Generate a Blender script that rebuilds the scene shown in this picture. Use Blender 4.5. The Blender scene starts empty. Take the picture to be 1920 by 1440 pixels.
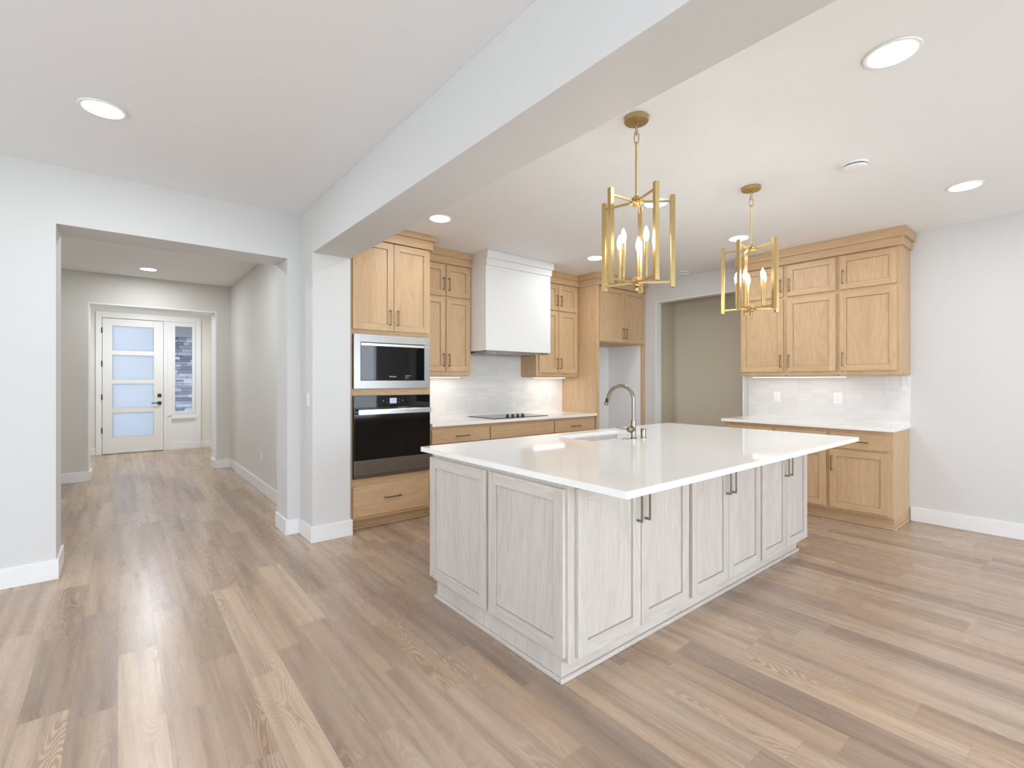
import bpy, bmesh, math, random
from mathutils import Vector, Matrix
random.seed(7)
S = bpy.context.scene
COL = S.collection

# ------------------------------------------------------------------ camera
cam_d = bpy.data.cameras.new('camera')
cam_d.sensor_width = 36.0
cam_d.lens = 898.0 * 36.0 / 1920.0
cam_d.shift_y = -6.0 / 1920.0
cam_d.clip_start = 0.05
cam_d.clip_end = 200
cam = bpy.data.objects.new('camera', cam_d)
COL.objects.link(cam)
cam.location = (0, 0, 1.338)
cam.rotation_euler = (math.radians(90), 0, math.radians(50.7475 - 90))
S.camera = cam

# ------------------------------------------------------------------ view / exposure
S.view_settings.view_transform = 'Standard'
S.view_settings.look = 'None'
S.view_settings.exposure = 0.16
S.view_settings.gamma = 1.0
S.view_settings.use_curve_mapping = False
S.render.engine = 'CYCLES'
S.cycles.max_bounces = 10
S.cycles.diffuse_bounces = 6
S.cycles.glossy_bounces = 4
S.cycles.transmission_bounces = 6
S.cycles.sample_clamp_indirect = 6.0
S.cycles.use_denoising = True
S.cycles.caustics_reflective = False
S.cycles.caustics_refractive = False

# ------------------------------------------------------------------ sky (bright overcast, cool)
SKY = 3.0
W = bpy.data.worlds.new('world'); S.world = W; W.use_nodes = True
nt = W.node_tree; nt.nodes.clear()
o = nt.nodes.new('ShaderNodeOutputWorld'); b = nt.nodes.new('ShaderNodeBackground')
tc = nt.nodes.new('ShaderNodeTexCoord'); sp = nt.nodes.new('ShaderNodeSeparateXYZ')
cr = nt.nodes.new('ShaderNodeValToRGB')
cr.color_ramp.elements[0].position = 0.0; cr.color_ramp.elements[0].color = (0.80, 0.88, 1.0, 1)
cr.color_ramp.elements[1].position = 0.7; cr.color_ramp.elements[1].color = (0.62, 0.78, 1.0, 1)
nt.links.new(tc.outputs['Generated'], sp.inputs[0]); nt.links.new(sp.outputs[2], cr.inputs[0])
nt.links.new(cr.outputs[0], b.inputs[0]); b.inputs[1].default_value = SKY
nt.links.new(b.outputs[0], o.inputs[0])

DAY = 70.0        # power of the area lamps standing in for daylight at the glazing
DOWN = 6.5         # recessed lights, watts
BULB = 60.0        # pendant bulb emission
UNDER = 1.0        # under-cabinet LED watts

def area(name, loc, rot, sx, sy, power, color, parent=None, shape='RECTANGLE', spread=180, portal=False):
    L = bpy.data.lights.new(name, 'AREA'); L.shape = shape
    L.size = sx
    if shape in ('RECTANGLE', 'ELLIPSE'): L.size_y = sy
    L.energy = power; L.color = color; L.spread = math.radians(spread)
    if portal: L.cycles.is_portal = True
    ob = bpy.data.objects.new(name, L); COL.objects.link(ob)
    ob.location = loc; ob.rotation_euler = rot
    if parent: ob.parent = parent
    return ob

# area lamps standing in for daylight, at unseen windows whose layout is mostly invented
DAYCOL = (0.80, 0.90, 1.0)
WINS_BACK = [(-2.9, -0.4, 0.05, 2.35), (0.2, 2.7, 0.05, 2.35), (3.2, 5.0, 0.05, 2.35)]   # x0,x1,z0,z1 in the wall at y=-3.2
WINS_LEFT = [(-2.3, 0.2, 0.6, 2.3), (1.0, 3.2, 0.6, 2.3)]                                    # y0,y1,z0,z1 in the wall at x=-3.6
for x0, x1, z0, z1 in WINS_BACK:
    area('window_daylight', ((x0+x1)/2, -3.17, (z0+z1)/2), (math.radians(90), 0, 0), x1-x0-.1, z1-z0-.1,
         DAY*(x1-x0)/2.5, DAYCOL)
for y0, y1, z0, z1 in WINS_LEFT:
    area('window_daylight', (-3.57, (y0+y1)/2, (z0+z1)/2), (math.radians(90), 0, math.radians(-90)), y1-y0-.1, z1-z0-.1,
         DAY*.45, DAYCOL)

# ------------------------------------------------------------------ materials
def mat(name):
    m = bpy.data.materials.new(name); m.use_nodes = True
    n = m.node_tree; bs = n.nodes['Principled BSDF']
    return m, n, bs
def N(n, t, **kw):
    x = n.nodes.new(t)
    for k, v in kw.items(): setattr(x, k, v)
    return x
def math_n(n, op, a, b=None, c=None):
    x = n.nodes.new('ShaderNodeMath'); x.operation = op
    for i, v in enumerate((a, b, c)):
        if v is None: continue
        if isinstance(v, (int, float)): x.inputs[i].default_value = v
        else: n.links.new(v, x.inputs[i])
    return x.outputs[0]
def ramp(n, fac, stops):
    r = n.nodes.new('ShaderNodeValToRGB'); e = r.color_ramp.elements
    while len(e) < len(stops): e.new(0.5)
    for i, (p, c) in enumerate(stops):
        e[i].position = p; e[i].color = (c[0], c[1], c[2], 1)
    n.links.new(fac, r.inputs[0]); return r.outputs[0]
def mixc(n, fac, a, b, mode='MIX'):
    x = n.nodes.new('ShaderNodeMix'); x.data_type = 'RGBA'; x.blend_type = mode
    if isinstance(fac, (int, float)): x.inputs[0].default_value = fac
    else: n.links.new(fac, x.inputs[0])
    for i, v in ((6, a), (7, b)):
        if isinstance(v, tuple): x.inputs[i].default_value = (v[0], v[1], v[2], 1)
        else: n.links.new(v, x.inputs[i])
    return x.outputs[2]
def noise(n, vec, scale, detail=2, rough=0.5, dim='3D'):
    x = n.nodes.new('ShaderNodeTexNoise'); x.noise_dimensions = dim
    x.inputs['Scale'].default_value = scale; x.inputs['Detail'].default_value = detail
    x.inputs['Roughness'].default_value = rough
    if vec is not None: n.links.new(vec, x.inputs['Vector'])
    return x.outputs[0]
def comb(n, x, y, z=0.0):
    c = n.nodes.new('ShaderNodeCombineXYZ')
    for i, v in enumerate((x, y, z)):
        if isinstance(v, (int, float)): c.inputs[i].default_value = v
        else: n.links.new(v, c.inputs[i])
    return c.outputs[0]
def bump(n, bs, h, strength, dist=0.002):
    b = n.nodes.new('ShaderNodeBump'); b.inputs['Strength'].default_value = strength
    b.inputs['Distance'].default_value = dist
    n.links.new(h, b.inputs['Height']); n.links.new(b.outputs[0], bs.inputs['Normal'])

def srgb(r, g, b):
    f = lambda c: (c/255/12.92) if c/255 <= 0.04045 else ((c/255+0.055)/1.055)**2.4
    return (f(r), f(g), f(b))

def plain(name, color, rough=0.5, metal=0.0, bump_scale=None, bump_str=0.1, emis=None, estr=0.0, aniso=0.0, spec=0.5):
    m, n, bs = mat(name)
    bs.inputs['Base Color'].default_value = (*color, 1); bs.inputs['Roughness'].default_value = rough
    bs.inputs['Metallic'].default_value = metal
    bs.inputs['Specular IOR Level'].default_value = spec
    t = N(n, 'ShaderNodeTexCoord')
    if bump_scale:
        bump(n, bs, noise(n, t.outputs['Object'], bump_scale, 3), bump_str)
    if emis:
        bs.inputs['Emission Color'].default_value = (*emis, 1); bs.inputs['Emission Strength'].default_value = estr
    return m

def grain_value(n, u, v, ring_amt=1.0):
    """u across the grain, v along it (metres) -> (ring 0..1, fibre 0..1, tone 0..1)"""
    cv = comb(n, math_n(n, 'MULTIPLY', u, 4.2), math_n(n, 'MULTIPLY', v, 0.55))
    n1 = noise(n, cv, 1.0, 1.5, 0.4)
    rings = math_n(n, 'MULTIPLY_ADD', math_n(n, 'SINE', math_n(n, 'MULTIPLY', n1, 95.0)), 0.5, 0.5)
    fib = noise(n, comb(n, math_n(n, 'MULTIPLY', u, 330.0), math_n(n, 'MULTIPLY', v, 9.0)), 1.0, 2, 0.6)
    pore = noise(n, comb(n, math_n(n, 'MULTIPLY', u, 90.0), math_n(n, 'MULTIPLY', v, 2.0)), 1.0, 2, 0.6)
    tone = noise(n, comb(n, math_n(n, 'MULTIPLY', u, 6.0), math_n(n, 'MULTIPLY', v, 0.5)), 1.0, 2, 0.5)
    return rings, fib, pore, tone

def wood(name, light, mid, dark, rough=0.5, rings_amt=0.35, fib_amt=0.4):
    m, n, bs = mat(name)
    uv = N(n, 'ShaderNodeUVMap'); sp = N(n, 'ShaderNodeSeparateXYZ'); n.links.new(uv.outputs[0], sp.inputs[0])
    rings, fib, pore, tone = grain_value(n, sp.outputs[0], sp.outputs[1])
    base = ramp(n, tone, [(0.3, light), (0.7, mid)])
    f = math_n(n, 'MULTIPLY', math_n(n, 'POWER', rings, 2.5), rings_amt)
    c = mixc(n, f, base, dark)
    f2 = math_n(n, 'MULTIPLY', math_n(n, 'MULTIPLY', math_n(n, 'SUBTRACT', fib, 0.42), 2.6), fib_amt)
    f2 = N_clamp(n, f2)
    c = mixc(n, f2, c, dark)
    f3 = N_clamp(n, math_n(n, 'MULTIPLY', math_n(n, 'SUBTRACT', pore, 0.5), 1.6*fib_amt))
    c = mixc(n, f3, c, dark)
    n.links.new(c, bs.inputs['Base Color'])
    bs.inputs['Roughness'].default_value = rough
    bump(n, bs, fib, 0.08, 0.001)
    return m
def N_clamp(n, v):
    c = n.nodes.new('ShaderNodeClamp'); n.links.new(v, c.inputs[0]); return c.outputs[0]

OAK = wood('natural_oak', srgb(211, 181, 143), srgb(200, 167, 128), srgb(156, 116, 80), 0.45, 0.15, 0.42)
PALE = wood('whitewashed_oak', srgb(211, 204, 196), srgb(200, 191, 182), srgb(158, 146, 136), 0.5, 0.16, 0.52)

def floor_mat():
    m, n, bs = mat('oak_plank_floor')
    t = N(n, 'ShaderNodeTexCoord'); sp = N(n, 'ShaderNodeSeparateXYZ'); n.links.new(t.outputs['Object'], sp.inputs[0])
    WD = 0.152
    xs = math_n(n, 'DIVIDE', math_n(n, 'ADD', sp.outputs[0], 20.073), WD)
    row = math_n(n, 'FLOOR', xs)
    wn = N(n, 'ShaderNodeTexWhiteNoise', noise_dimensions='1D'); n.links.new(row, wn.inputs['W'])
    L = math_n(n, 'MULTIPLY_ADD', wn.outputs[0], 0.70, 0.60)
    wn2 = N(n, 'ShaderNodeTexWhiteNoise', noise_dimensions='1D'); n.links.new(math_n(n, 'ADD', row, 91.7), wn2.inputs['W'])
    ys = math_n(n, 'ADD', math_n(n, 'DIVIDE', math_n(n, 'ADD', sp.outputs[1], 20.0), L), math_n(n, 'MULTIPLY', wn2.outputs[0], 7.3))
    colm = math_n(n, 'FLOOR', ys)
    wid = N(n, 'ShaderNodeTexWhiteNoise', noise_dimensions='2D'); n.links.new(comb(n, row, colm), wid.inputs['Vector'])
    pid = wid.outputs[0]
    wid2 = N(n, 'ShaderNodeTexWhiteNoise', noise_dimensions='2D'); n.links.new(comb(n, math_n(n, 'ADD', row, 31.3), colm), wid2.inputs['Vector'])
    pid2 = wid2.outputs[0]
    u = math_n(n, 'ADD', sp.outputs[0], math_n(n, 'MULTIPLY', pid, 41.0))
    v = math_n(n, 'ADD', sp.outputs[1], math_n(n, 'MULTIPLY', pid2, 57.0))
    rings, fib, pore, tone = grain_value(n, u, v)
    base = ramp(n, pid, [(0.0, srgb(146, 126, 112)), (0.18, srgb(165, 143, 126)), (0.5, srgb(182, 159, 139)),
                         (0.8, srgb(194, 172, 151)), (1.0, srgb(204, 184, 163))])
    hue = ramp(n, pid2, [(0.0, srgb(172, 154, 144)), (0.5, srgb(183, 161, 142)), (1.0, srgb(196, 166, 136))])
    base = mixc(n, 0.35, base, hue)
    # soft streaks running along each board
    st = noise(n, comb(n, math_n(n, 'MULTIPLY', u, 17.0), math_n(n, 'MULTIPLY', v, 0.7)), 1.0, 3, 0.55)
    base = mixc(n, 1.0, base, ramp(n, st, [(0.30, (1.12, 1.11, 1.10)), (0.48, (0.97, 0.96, 0.95)), (0.68, (0.66, 0.635, 0.61))]), 'MULTIPLY')
    st2 = noise(n, comb(n, math_n(n, 'MULTIPLY', u, 9.0), math_n(n, 'MULTIPLY', v, 0.9), 7.3), 1.0, 2, 0.5)
    base = mixc(n, N_clamp(n, math_n(n, 'MULTIPLY', math_n(n, 'SUBTRACT', st2, 0.52), 1.8)), base, srgb(196, 163, 127))
    # fine annual rings, only in parts of some boards
    wp = noise(n, comb(n, math_n(n, 'MULTIPLY', u, 22.0), math_n(n, 'MULTIPLY', v, 11.0)), 1.0, 2, 0.6)
    n2 = noise(n, comb(n, math_n(n, 'MULTIPLY', u, 8.5), math_n(n, 'MULTIPLY', v, 1.3), 3.1), 1.0, 1, 0.4)
    rv = math_n(n, 'ADD', n2, math_n(n, 'MULTIPLY', wp, 0.035))
    fr = math_n(n, 'MULTIPLY_ADD', math_n(n, 'SINE', math_n(n, 'MULTIPLY', rv, 190.0)), 0.5, 0.5)
    mk = noise(n, comb(n, math_n(n, 'MULTIPLY', u, 7.0), math_n(n, 'MULTIPLY', v, 1.1), 11.7), 1.0, 1, 0.5)
    mk = N_clamp(n, math_n(n, 'MULTIPLY', math_n(n, 'SUBTRACT', mk, 0.47), 5.0))
    mk = math_n(n, 'MULTIPLY', mk, math_n(n, 'MULTIPLY_ADD', pid2, 0.50, 0.10))
    base = mixc(n, math_n(n, 'MULTIPLY', math_n(n, 'POWER', fr, 1.5), mk), base, srgb(138, 108, 82))
    base = mixc(n, math_n(n, 'MULTIPLY', math_n(n, 'POWER', math_n(n, 'SUBTRACT', 1.0, fr), 3.0), math_n(n, 'MULTIPLY', mk, 0.55)), base, srgb(222, 206, 186))
    f2 = N_clamp(n, math_n(n, 'MULTIPLY', math_n(n, 'SUBTRACT', fib, 0.45), 0.9))
    base = mixc(n, f2, base, srgb(148, 124, 104))
    f3 = N_clamp(n, math_n(n, 'MULTIPLY', math_n(n, 'SUBTRACT', pore, 0.52), 1.3))
    base = mixc(n, f3, base, srgb(142, 116, 95))
    # knots
    vo = N(n, 'ShaderNodeTexVoronoi'); vo.inputs['Scale'].default_value = 1.0
    n.links.new(comb(n, math_n(n, 'MULTIPLY', u, 3.3), math_n(n, 'MULTIPLY', v, 1.1)), vo.inputs['Vector'])
    kn = math_n(n, 'SUBTRACT', 0.05, vo.outputs['Distance'])
    kn = N_clamp(n, math_n(n, 'MULTIPLY', kn, 28.0))
    msk = math_n(n, 'GREATER_THAN', pid2, 0.62)
    base = mixc(n, math_n(n, 'MULTIPLY', kn, math_n(n, 'MULTIPLY', msk, 0.75)), base, srgb(92, 68, 50))
    # joints
    fx = math_n(n, 'FRACT', xs); ex = math_n(n, 'MINIMUM', fx, math_n(n, 'SUBTRACT', 1.0, fx)); ex = math_n(n, 'MULTIPLY', ex, WD)
    fy = math_n(n, 'FRACT', ys); ey = math_n(n, 'MINIMUM', fy, math_n(n, 'SUBTRACT', 1.0, fy)); ey = math_n(n, 'MULTIPLY', ey, L)
    e = math_n(n, 'MINIMUM', ex, ey)
    j = N_clamp(n, math_n(n, 'SUBTRACT', 1.0, math_n(n, 'DIVIDE', e, 0.0016)))
    base = mixc(n, math_n(n, 'MULTIPLY', j, 0.45), base, srgb(110, 88, 70))
    n.links.new(base, bs.inputs['Base Color'])
    rg = math_n(n, 'MULTIPLY_ADD', fib, 0.08, 0.23)
    n.links.new(rg, bs.inputs['Roughness'])
    hgt = math_n(n, 'SUBTRACT', math_n(n, 'MULTIPLY', fib, 0.25), j)
    bump(n, bs, hgt, 0.06, 0.001)
    return m
FLOOR = floor_mat()

def wall_mat(name, c, scale=140, st=0.06):
    m, n, bs = mat(name)
    t = N(n, 'ShaderNodeTexCoord')
    nz = noise(n, t.outputs['Object'], scale, 3)
    bs.inputs['Base Color'].default_value = (*c, 1); bs.inputs['Roughness'].default_value = 0.75
    bs.inputs['Specular IOR Level'].default_value = 0.3
    bump(n, bs, nz, st, 0.002); return m
WALL = wall_mat('white_wall_paint', (0.68, 0.675, 0.665))
CEIL = wall_mat('textured_ceiling_paint', (0.87, 0.88, 0.885), 75, 0.22)
HALLW = wall_mat('greige_wall_paint', (0.66, 0.64, 0.59))  # warmer tone on the left and partition walls of the hall
PANTRY = wall_mat('khaki_wall_paint', (0.66, 0.60, 0.48))  # yellower tone on the pantry walls
HALLR = wall_mat('soft_white_wall_paint', (0.70, 0.69, 0.655))
ENTRY = wall_mat('cream_wall_paint', (0.78, 0.76, 0.70))
TRIM = plain('white_trim_paint', (0.84, 0.84, 0.84), 0.4)
DOORP = plain('white_door_paint', (0.82, 0.82, 0.80), 0.4)
HOODP = plain('white_hood_paint', (0.76, 0.755, 0.74), 0.5)

def quartz():
    m, n, bs = mat('white_quartz')
    t = N(n, 'ShaderNodeTexCoord')
    a = noise(n, t.outputs['Object'], 1.6, 5, 0.6)
    v = math_n(n, 'ABSOLUTE', math_n(n, 'SUBTRACT', a, 0.5))
    v = N_clamp(n, math_n(n, 'SUBTRACT', 1.0, math_n(n, 'MULTIPLY', v, 40.0)))
    c = mixc(n, math_n(n, 'MULTIPLY', v, 0.04), (0.90, 0.89, 0.86), (0.70, 0.60, 0.57))
    n.links.new(c, bs.inputs['Base Color']); bs.inputs['Roughness'].default_value = 0.06
    bs.inputs['IOR'].default_value = 1.55
    return m
QUARTZ = quartz()

def tile_mat(name, axis):
    """glossy hand-made tiles 0.152 x 0.050; axis = horizontal world axis (0 x, 1 y)"""
    m, n, bs = mat(name)
    t = N(n, 'ShaderNodeTexCoord'); sp = N(n, 'ShaderNodeSeparateXYZ'); n.links.new(t.outputs['Object'], sp.inputs[0])
    TW, TH = 0.152, 0.050
    a = math_n(n, 'DIVIDE', sp.outputs[axis], TW); b = math_n(n, 'DIVIDE', sp.outputs[2], TH)
    ia = math_n(n, 'FLOOR', a); ib = math_n(n, 'FLOOR', b)
    wn = N(n, 'ShaderNodeTexWhiteNoise', noise_dimensions='2D'); n.links.new(comb(n, ia, ib), wn.inputs['Vector'])
    fa = math_n(n, 'FRACT', a); fb = math_n(n, 'FRACT', b)
    ea = math_n(n, 'MULTIPLY', math_n(n, 'MINIMUM', fa, math_n(n, 'SUBTRACT', 1.0, fa)), TW)
    eb = math_n(n, 'MULTIPLY', math_n(n, 'MINIMUM', fb, math_n(n, 'SUBTRACT', 1.0, fb)), TH)
    e = math_n(n, 'MINIMUM', ea, eb)
    j = N_clamp(n, math_n(n, 'SUBTRACT', 1.0, math_n(n, 'DIVIDE', e, 0.0014)))
    c = ramp(n, wn.outputs[0], [(0.0, (0.82, 0.80, 0.765)), (0.5, (0.85, 0.83, 0.795)), (1.0, (0.88, 0.865, 0.835))])
    if axis == 1: c = mixc(n, 1.0, c, (0.86, 0.86, 0.87), 'MULTIPLY')  # side wall copy darkened in colour to offset its strong lighting
    c = mixc(n, math_n(n, 'MULTIPLY', j, 0.5), c, (0.58, 0.56, 0.53))
    n.links.new(c, bs.inputs['Base Color'])
    bs.inputs['Roughness'].default_value = 0.12
    w = noise(n, t.outputs['Object'], 26, 2)
    tilt = math_n(n, 'MULTIPLY', math_n(n, 'SUBTRACT', wn.outputs[0], 0.5), math_n(n, 'SUBTRACT', fb, 0.5))
    h = math_n(n, 'ADD', math_n(n, 'MULTIPLY', w, 1.2), math_n(n, 'MULTIPLY', tilt, 0.6))
    h = math_n(n, 'SUBTRACT', h, math_n(n, 'MULTIPLY', j, 0.6))
    bump(n, bs, h, 0.35, 0.0025)
    return m
TILE_X = tile_mat('glossy_tile_range_wall', 0)
TILE_Y = tile_mat('glossy_tile_side_wall', 1)

def brushed(name, color, rough=0.28):
    m, n, bs = mat(name)
    t = N(n, 'ShaderNodeTexCoord'); mp = N(n, 'ShaderNodeMapping'); mp.inputs['Scale'].default_value = (2, 2, 500)
    n.links.new(t.outputs['Object'], mp.inputs[0])
    nz = noise(n, mp.outputs[0], 1.0, 2)
    bs.inputs['Base Color'].default_value = (*color, 1); bs.inputs['Metallic'].default_value = 1.0
    r = math_n(n, 'MULTIPLY_ADD', nz, 0.12, rough-0.06); n.links.new(r, bs.inputs['Roughness'])
    return m
STEEL = brushed('brushed_stainless', (0.37, 0.365, 0.36), 0.30)
STEEL_B = brushed('polished_handle_steel', (0.66, 0.66, 0.66), 0.22)
BRASS = brushed('brushed_brass', (0.56, 0.41, 0.19), 0.30)
BRONZE = brushed('champagne_bronze', (0.24, 0.18, 0.10), 0.32)
NICKEL = brushed('warm_nickel', (0.26, 0.225, 0.17), 0.25)
BLACKGLASS = plain('black_appliance_glass', (0.006, 0.006, 0.007), 0.03)
OVENGLASS = plain('black_oven_glass', (0.004, 0.0035, 0.003), 0.08)
BLACK = plain('black_metal', (0.015, 0.015, 0.016), 0.4)
BLACKPL = plain('black_plastic', (0.012, 0.012, 0.013), 0.35)
WHITEPL = plain('white_plastic', (0.85, 0.85, 0.84), 0.35)
SINKW = plain('white_fireclay', (0.92, 0.92, 0.92), 0.12)
LOGOW = plain('printed_white', (0.8, 0.8, 0.8), 0.5)
LOGOD = plain('printed_grey', (0.25, 0.24, 0.23), 0.4)
DARKGAP = plain('dark_cavity', (0.01, 0.008, 0.006), 0.8)
SCREEN = plain('lit_display', (0.02, 0.02, 0.03), 0.2, emis=(0.62, 0.68, 0.95), estr=0.75)
LENS = plain('led_lens', (0.9, 0.9, 0.9), 0.5, emis=(1.0, 0.97, 0.92), estr=6.0)
LEDBAR = plain('led_strip_lens', (0.9, 0.9, 0.9), 0.5, emis=(1.0, 0.93, 0.84), estr=4.0)
BULBM = plain('lit_bulb_glass', (0.9, 0.9, 0.9), 0.3, emis=(1.0, 0.88, 0.72), estr=BULB)
EXTW = plain('grey_siding', (0.16, 0.18, 0.21), 0.8, bump_scale=20)
ROOFM = plain('grey_shingle_roof', (0.10, 0.11, 0.12), 0.9, bump_scale=60, bump_str=0.4)
CONC = plain('porch_concrete', (0.38, 0.37, 0.36), 0.9, bump_scale=50, bump_str=0.2)
GRASS = plain('lawn', (0.08, 0.13, 0.05), 0.95, bump_scale=60, bump_str=0.4)

def frosted():
    m, n, bs = mat('frosted_glass'); out = n.nodes['Material Output']
    tr = N(n, 'ShaderNodeBsdfTranslucent'); tr.inputs[0].default_value = (0.68, 0.69, 0.70, 1)
    gl = N(n, 'ShaderNodeBsdfGlossy'); gl.inputs['Roughness'].default_value = 0.25
    t = N(n, 'ShaderNodeTexCoord'); nz = noise(n, t.outputs['Object'], 200, 2)
    b = N(n, 'ShaderNodeBump'); b.inputs['Strength'].default_value = 0.05; n.links.new(nz, b.inputs['Height']); n.links.new(b.outputs[0], gl.inputs['Normal'])
    mx = N(n, 'ShaderNodeMixShader'); mx.inputs[0].default_value = 0.06
    n.links.new(tr.outputs[0], mx.inputs[1]); n.links.new(gl.outputs[0], mx.inputs[2]); n.links.new(mx.outputs[0], out.inputs[0])
    return m
FROST = frosted()
def clear_glass():
    m, n, bs = mat('clear_glass'); out = n.nodes['Material Output']
    tr = N(n, 'ShaderNodeBsdfTransparent'); gl = N(n, 'ShaderNodeBsdfGlossy'); gl.inputs['Roughness'].default_value = 0.02
    lw = N(n, 'ShaderNodeFresnel'); lw.inputs[0].default_value = 1.45
    t = N(n, 'ShaderNodeTexCoord'); nz = noise(n, t.outputs['Object'], 1.2, 1)
    b = N(n, 'ShaderNodeBump'); b.inputs['Strength'].default_value = 0.01; n.links.new(nz, b.inputs['Height']); n.links.new(b.outputs[0], gl.inputs['Normal'])
    mx = N(n, 'ShaderNodeMixShader'); n.links.new(lw.outputs[0], mx.inputs[0])
    n.links.new(tr.outputs[0], mx.inputs[1]); n.links.new(gl.outputs[0], mx.inputs[2]); n.links.new(mx.outputs[0], out.inputs[0])
    return m
GLASS = clear_glass()

def stone_mat():
    m, n, bs = mat('stacked_ledger_stone')
    g = N(n, 'ShaderNodeNewGeometry'); t = N(n, 'ShaderNodeTexCoord')
    c = ramp(n, g.outputs['Random Per Island'], [(0.0, (0.16, 0.17, 0.23)), (0.3, (0.34, 0.36, 0.44)), (0.6, (0.55, 0.58, 0.67)), (1.0, (0.80, 0.83, 0.90))])
    nz = noise(n, t.outputs['Object'], 30, 4)
    c = mixc(n, math_n(n, 'MULTIPLY', nz, 0.4), c, (0.2, 0.2, 0.24))
    n.links.new(c, bs.inputs['Base Color']); bs.inputs['Roughness'].default_value = 0.9
    bump(n, bs, nz, 0.6, 0.01); return m
STONE = stone_mat()

# ------------------------------------------------------------------ mesh helpers
class MB:
    def __init__(s, org=(0, 0, 0)):
        s.bm = bmesh.new(); s.uv = s.bm.loops.layers.uv.new('UVMap'); s.o = Vector(org)
    def box(s, x0, x1, y0, y1, z0, z1, grain=2):
        x0, x1 = min(x0, x1), max(x0, x1); y0, y1 = min(y0, y1), max(y0, y1); z0, z1 = min(z0, z1), max(z0, z1)
        V = [s.bm.verts.new(Vector(p)-s.o) for p in ((x0,y0,z0),(x1,y0,z0),(x1,y1,z0),(x0,y1,z0),(x0,y0,z1),(x1,y0,z1),(x1,y1,z1),(x0,y1,z1))]
        ru, rv = random.uniform(0, 40), random.uniform(0, 60)
        for idx, ax in (((0,3,2,1),2),((4,5,6,7),2),((0,1,5,4),1),((2,3,7,6),1),((1,2,6,5),0),((3,0,4,7),0)):
            f = s.bm.faces.new([V[i] for i in idx])
            axes = [a for a in (0, 1, 2) if a != ax]
            g = grain if grain in axes else axes[1]
            cset = [a for a in axes if a != g][0]
            for l in f.loops:
                c = l.vert.co + s.o
                l[s.uv].uv = (c[cset]+ru+ax*3.1, c[g]+rv)
        return s
    def prism(s, pts, axis, a0, a1):
        """closed 2D outline extruded along axis; pts in the other two axes, in axis order"""
        def P(p, a):
            q = [0, 0, 0]; oth = [i for i in (0, 1, 2) if i != axis]
            q[oth[0]], q[oth[1]] = p; q[axis] = a; return Vector(q)-s.o
        A = [s.bm.verts.new(P(p, a0)) for p in pts]; B = [s.bm.verts.new(P(p, a1)) for p in pts]
        n = len(pts); fs = [s.bm.faces.new(A[::-1]), s.bm.faces.new(B)]
        for i in range(n):
            fs.append(s.bm.faces.new((A[i], A[(i+1) % n], B[(i+1) % n], B[i])))
        ru, rv = random.uniform(0, 40), random.uniform(0, 60)
        oth = [i for i in (0, 1, 2) if i != axis]
        for f in fs:
            for l in f.loops:
                c = l.vert.co + s.o
                l[s.uv].uv = (c[oth[0]]+c[oth[1]]+ru, c[axis]+rv)
        return s
    def lathe(s, c, prof, seg=24, axis=2):
        """prof: list of (radius, height) from c along axis"""
        rings = []
        def P(r, hgt, k):
            a = 2*math.pi*k/seg; q = [0, 0, 0]; oth = [i for i in (0, 1, 2) if i != axis]
            q[oth[0]] = r*math.cos(a); q[oth[1]] = r*math.sin(a); q[axis] = hgt
            return Vector(c)+Vector(q)-s.o
        for r, hgt in prof:
            rings.append([s.bm.verts.new(P(max(r, 1e-5), hgt, k)) for k in range(seg)])
        for i in range(len(rings)-1):
            for k in range(seg):
                s.bm.faces.new((rings[i][k], rings[i][(k+1) % seg], rings[i+1][(k+1) % seg], rings[i+1][k]))
        s.bm.faces.new(rings[0][::-1]); s.bm.faces.new(rings[-1]); return s
    def tube(s, pts, r, seg=14, closed=False):
        pts = [Vector(p) for p in pts]; n = len(pts); rings = []
        rr = r if isinstance(r, (list, tuple)) else [r]*n
        up = Vector((0.123, 0.456, 0.88)).normalized()
        prev = None
        for i, p in enumerate(pts):
            if closed: d = (pts[(i+1) % n]-pts[i-1]).normalized()
            else: d = (pts[min(i+1, n-1)]-pts[max(i-1, 0)]).normalized()
            if prev is None: a = d.cross(up).normalized()
            else: a = (prev-d*prev.dot(d)).normalized()
            prev = a; b = d.cross(a)
            rings.append([s.bm.verts.new(p-s.o+(a*math.cos(2*math.pi*k/seg)+b*math.sin(2*math.pi*k/seg))*rr[i]) for k in range(seg)])
        m = n if closed else n-1
        for i in range(m):
            A, B = rings[i], rings[(i+1) % n]
            for k in range(seg): s.bm.faces.new((A[k], A[(k+1) % seg], B[(k+1) % seg], B[k]))
        if not closed: s.bm.faces.new(rings[0][::-1]); s.bm.faces.new(rings[-1])
        return s
    def bar(s, p0, p1, w, h):
        """rectangular bar between two points"""
        p0, p1 = Vector(p0), Vector(p1); d = (p1-p0).normalized()
        u = Vector((0, 0, 1)) if abs(d.z) < .9 else Vector((1, 0, 0))
        a = d.cross(u).normalized(); b = a.cross(d).normalized()
        V = []
        for p in (p0, p1):
            for sa, sb in ((-1, -1), (1, -1), (1, 1), (-1, 1)):
                V.append(s.bm.verts.new(p-s.o+a*sa*w/2+b*sb*h/2))
        for idx in ((3,2,1,0),(4,5,6,7),(0,1,5,4),(1,2,6,5),(2,3,7,6),(3,0,4,7)):
            s.bm.faces.new([V[i] for i in idx])
        return s
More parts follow.
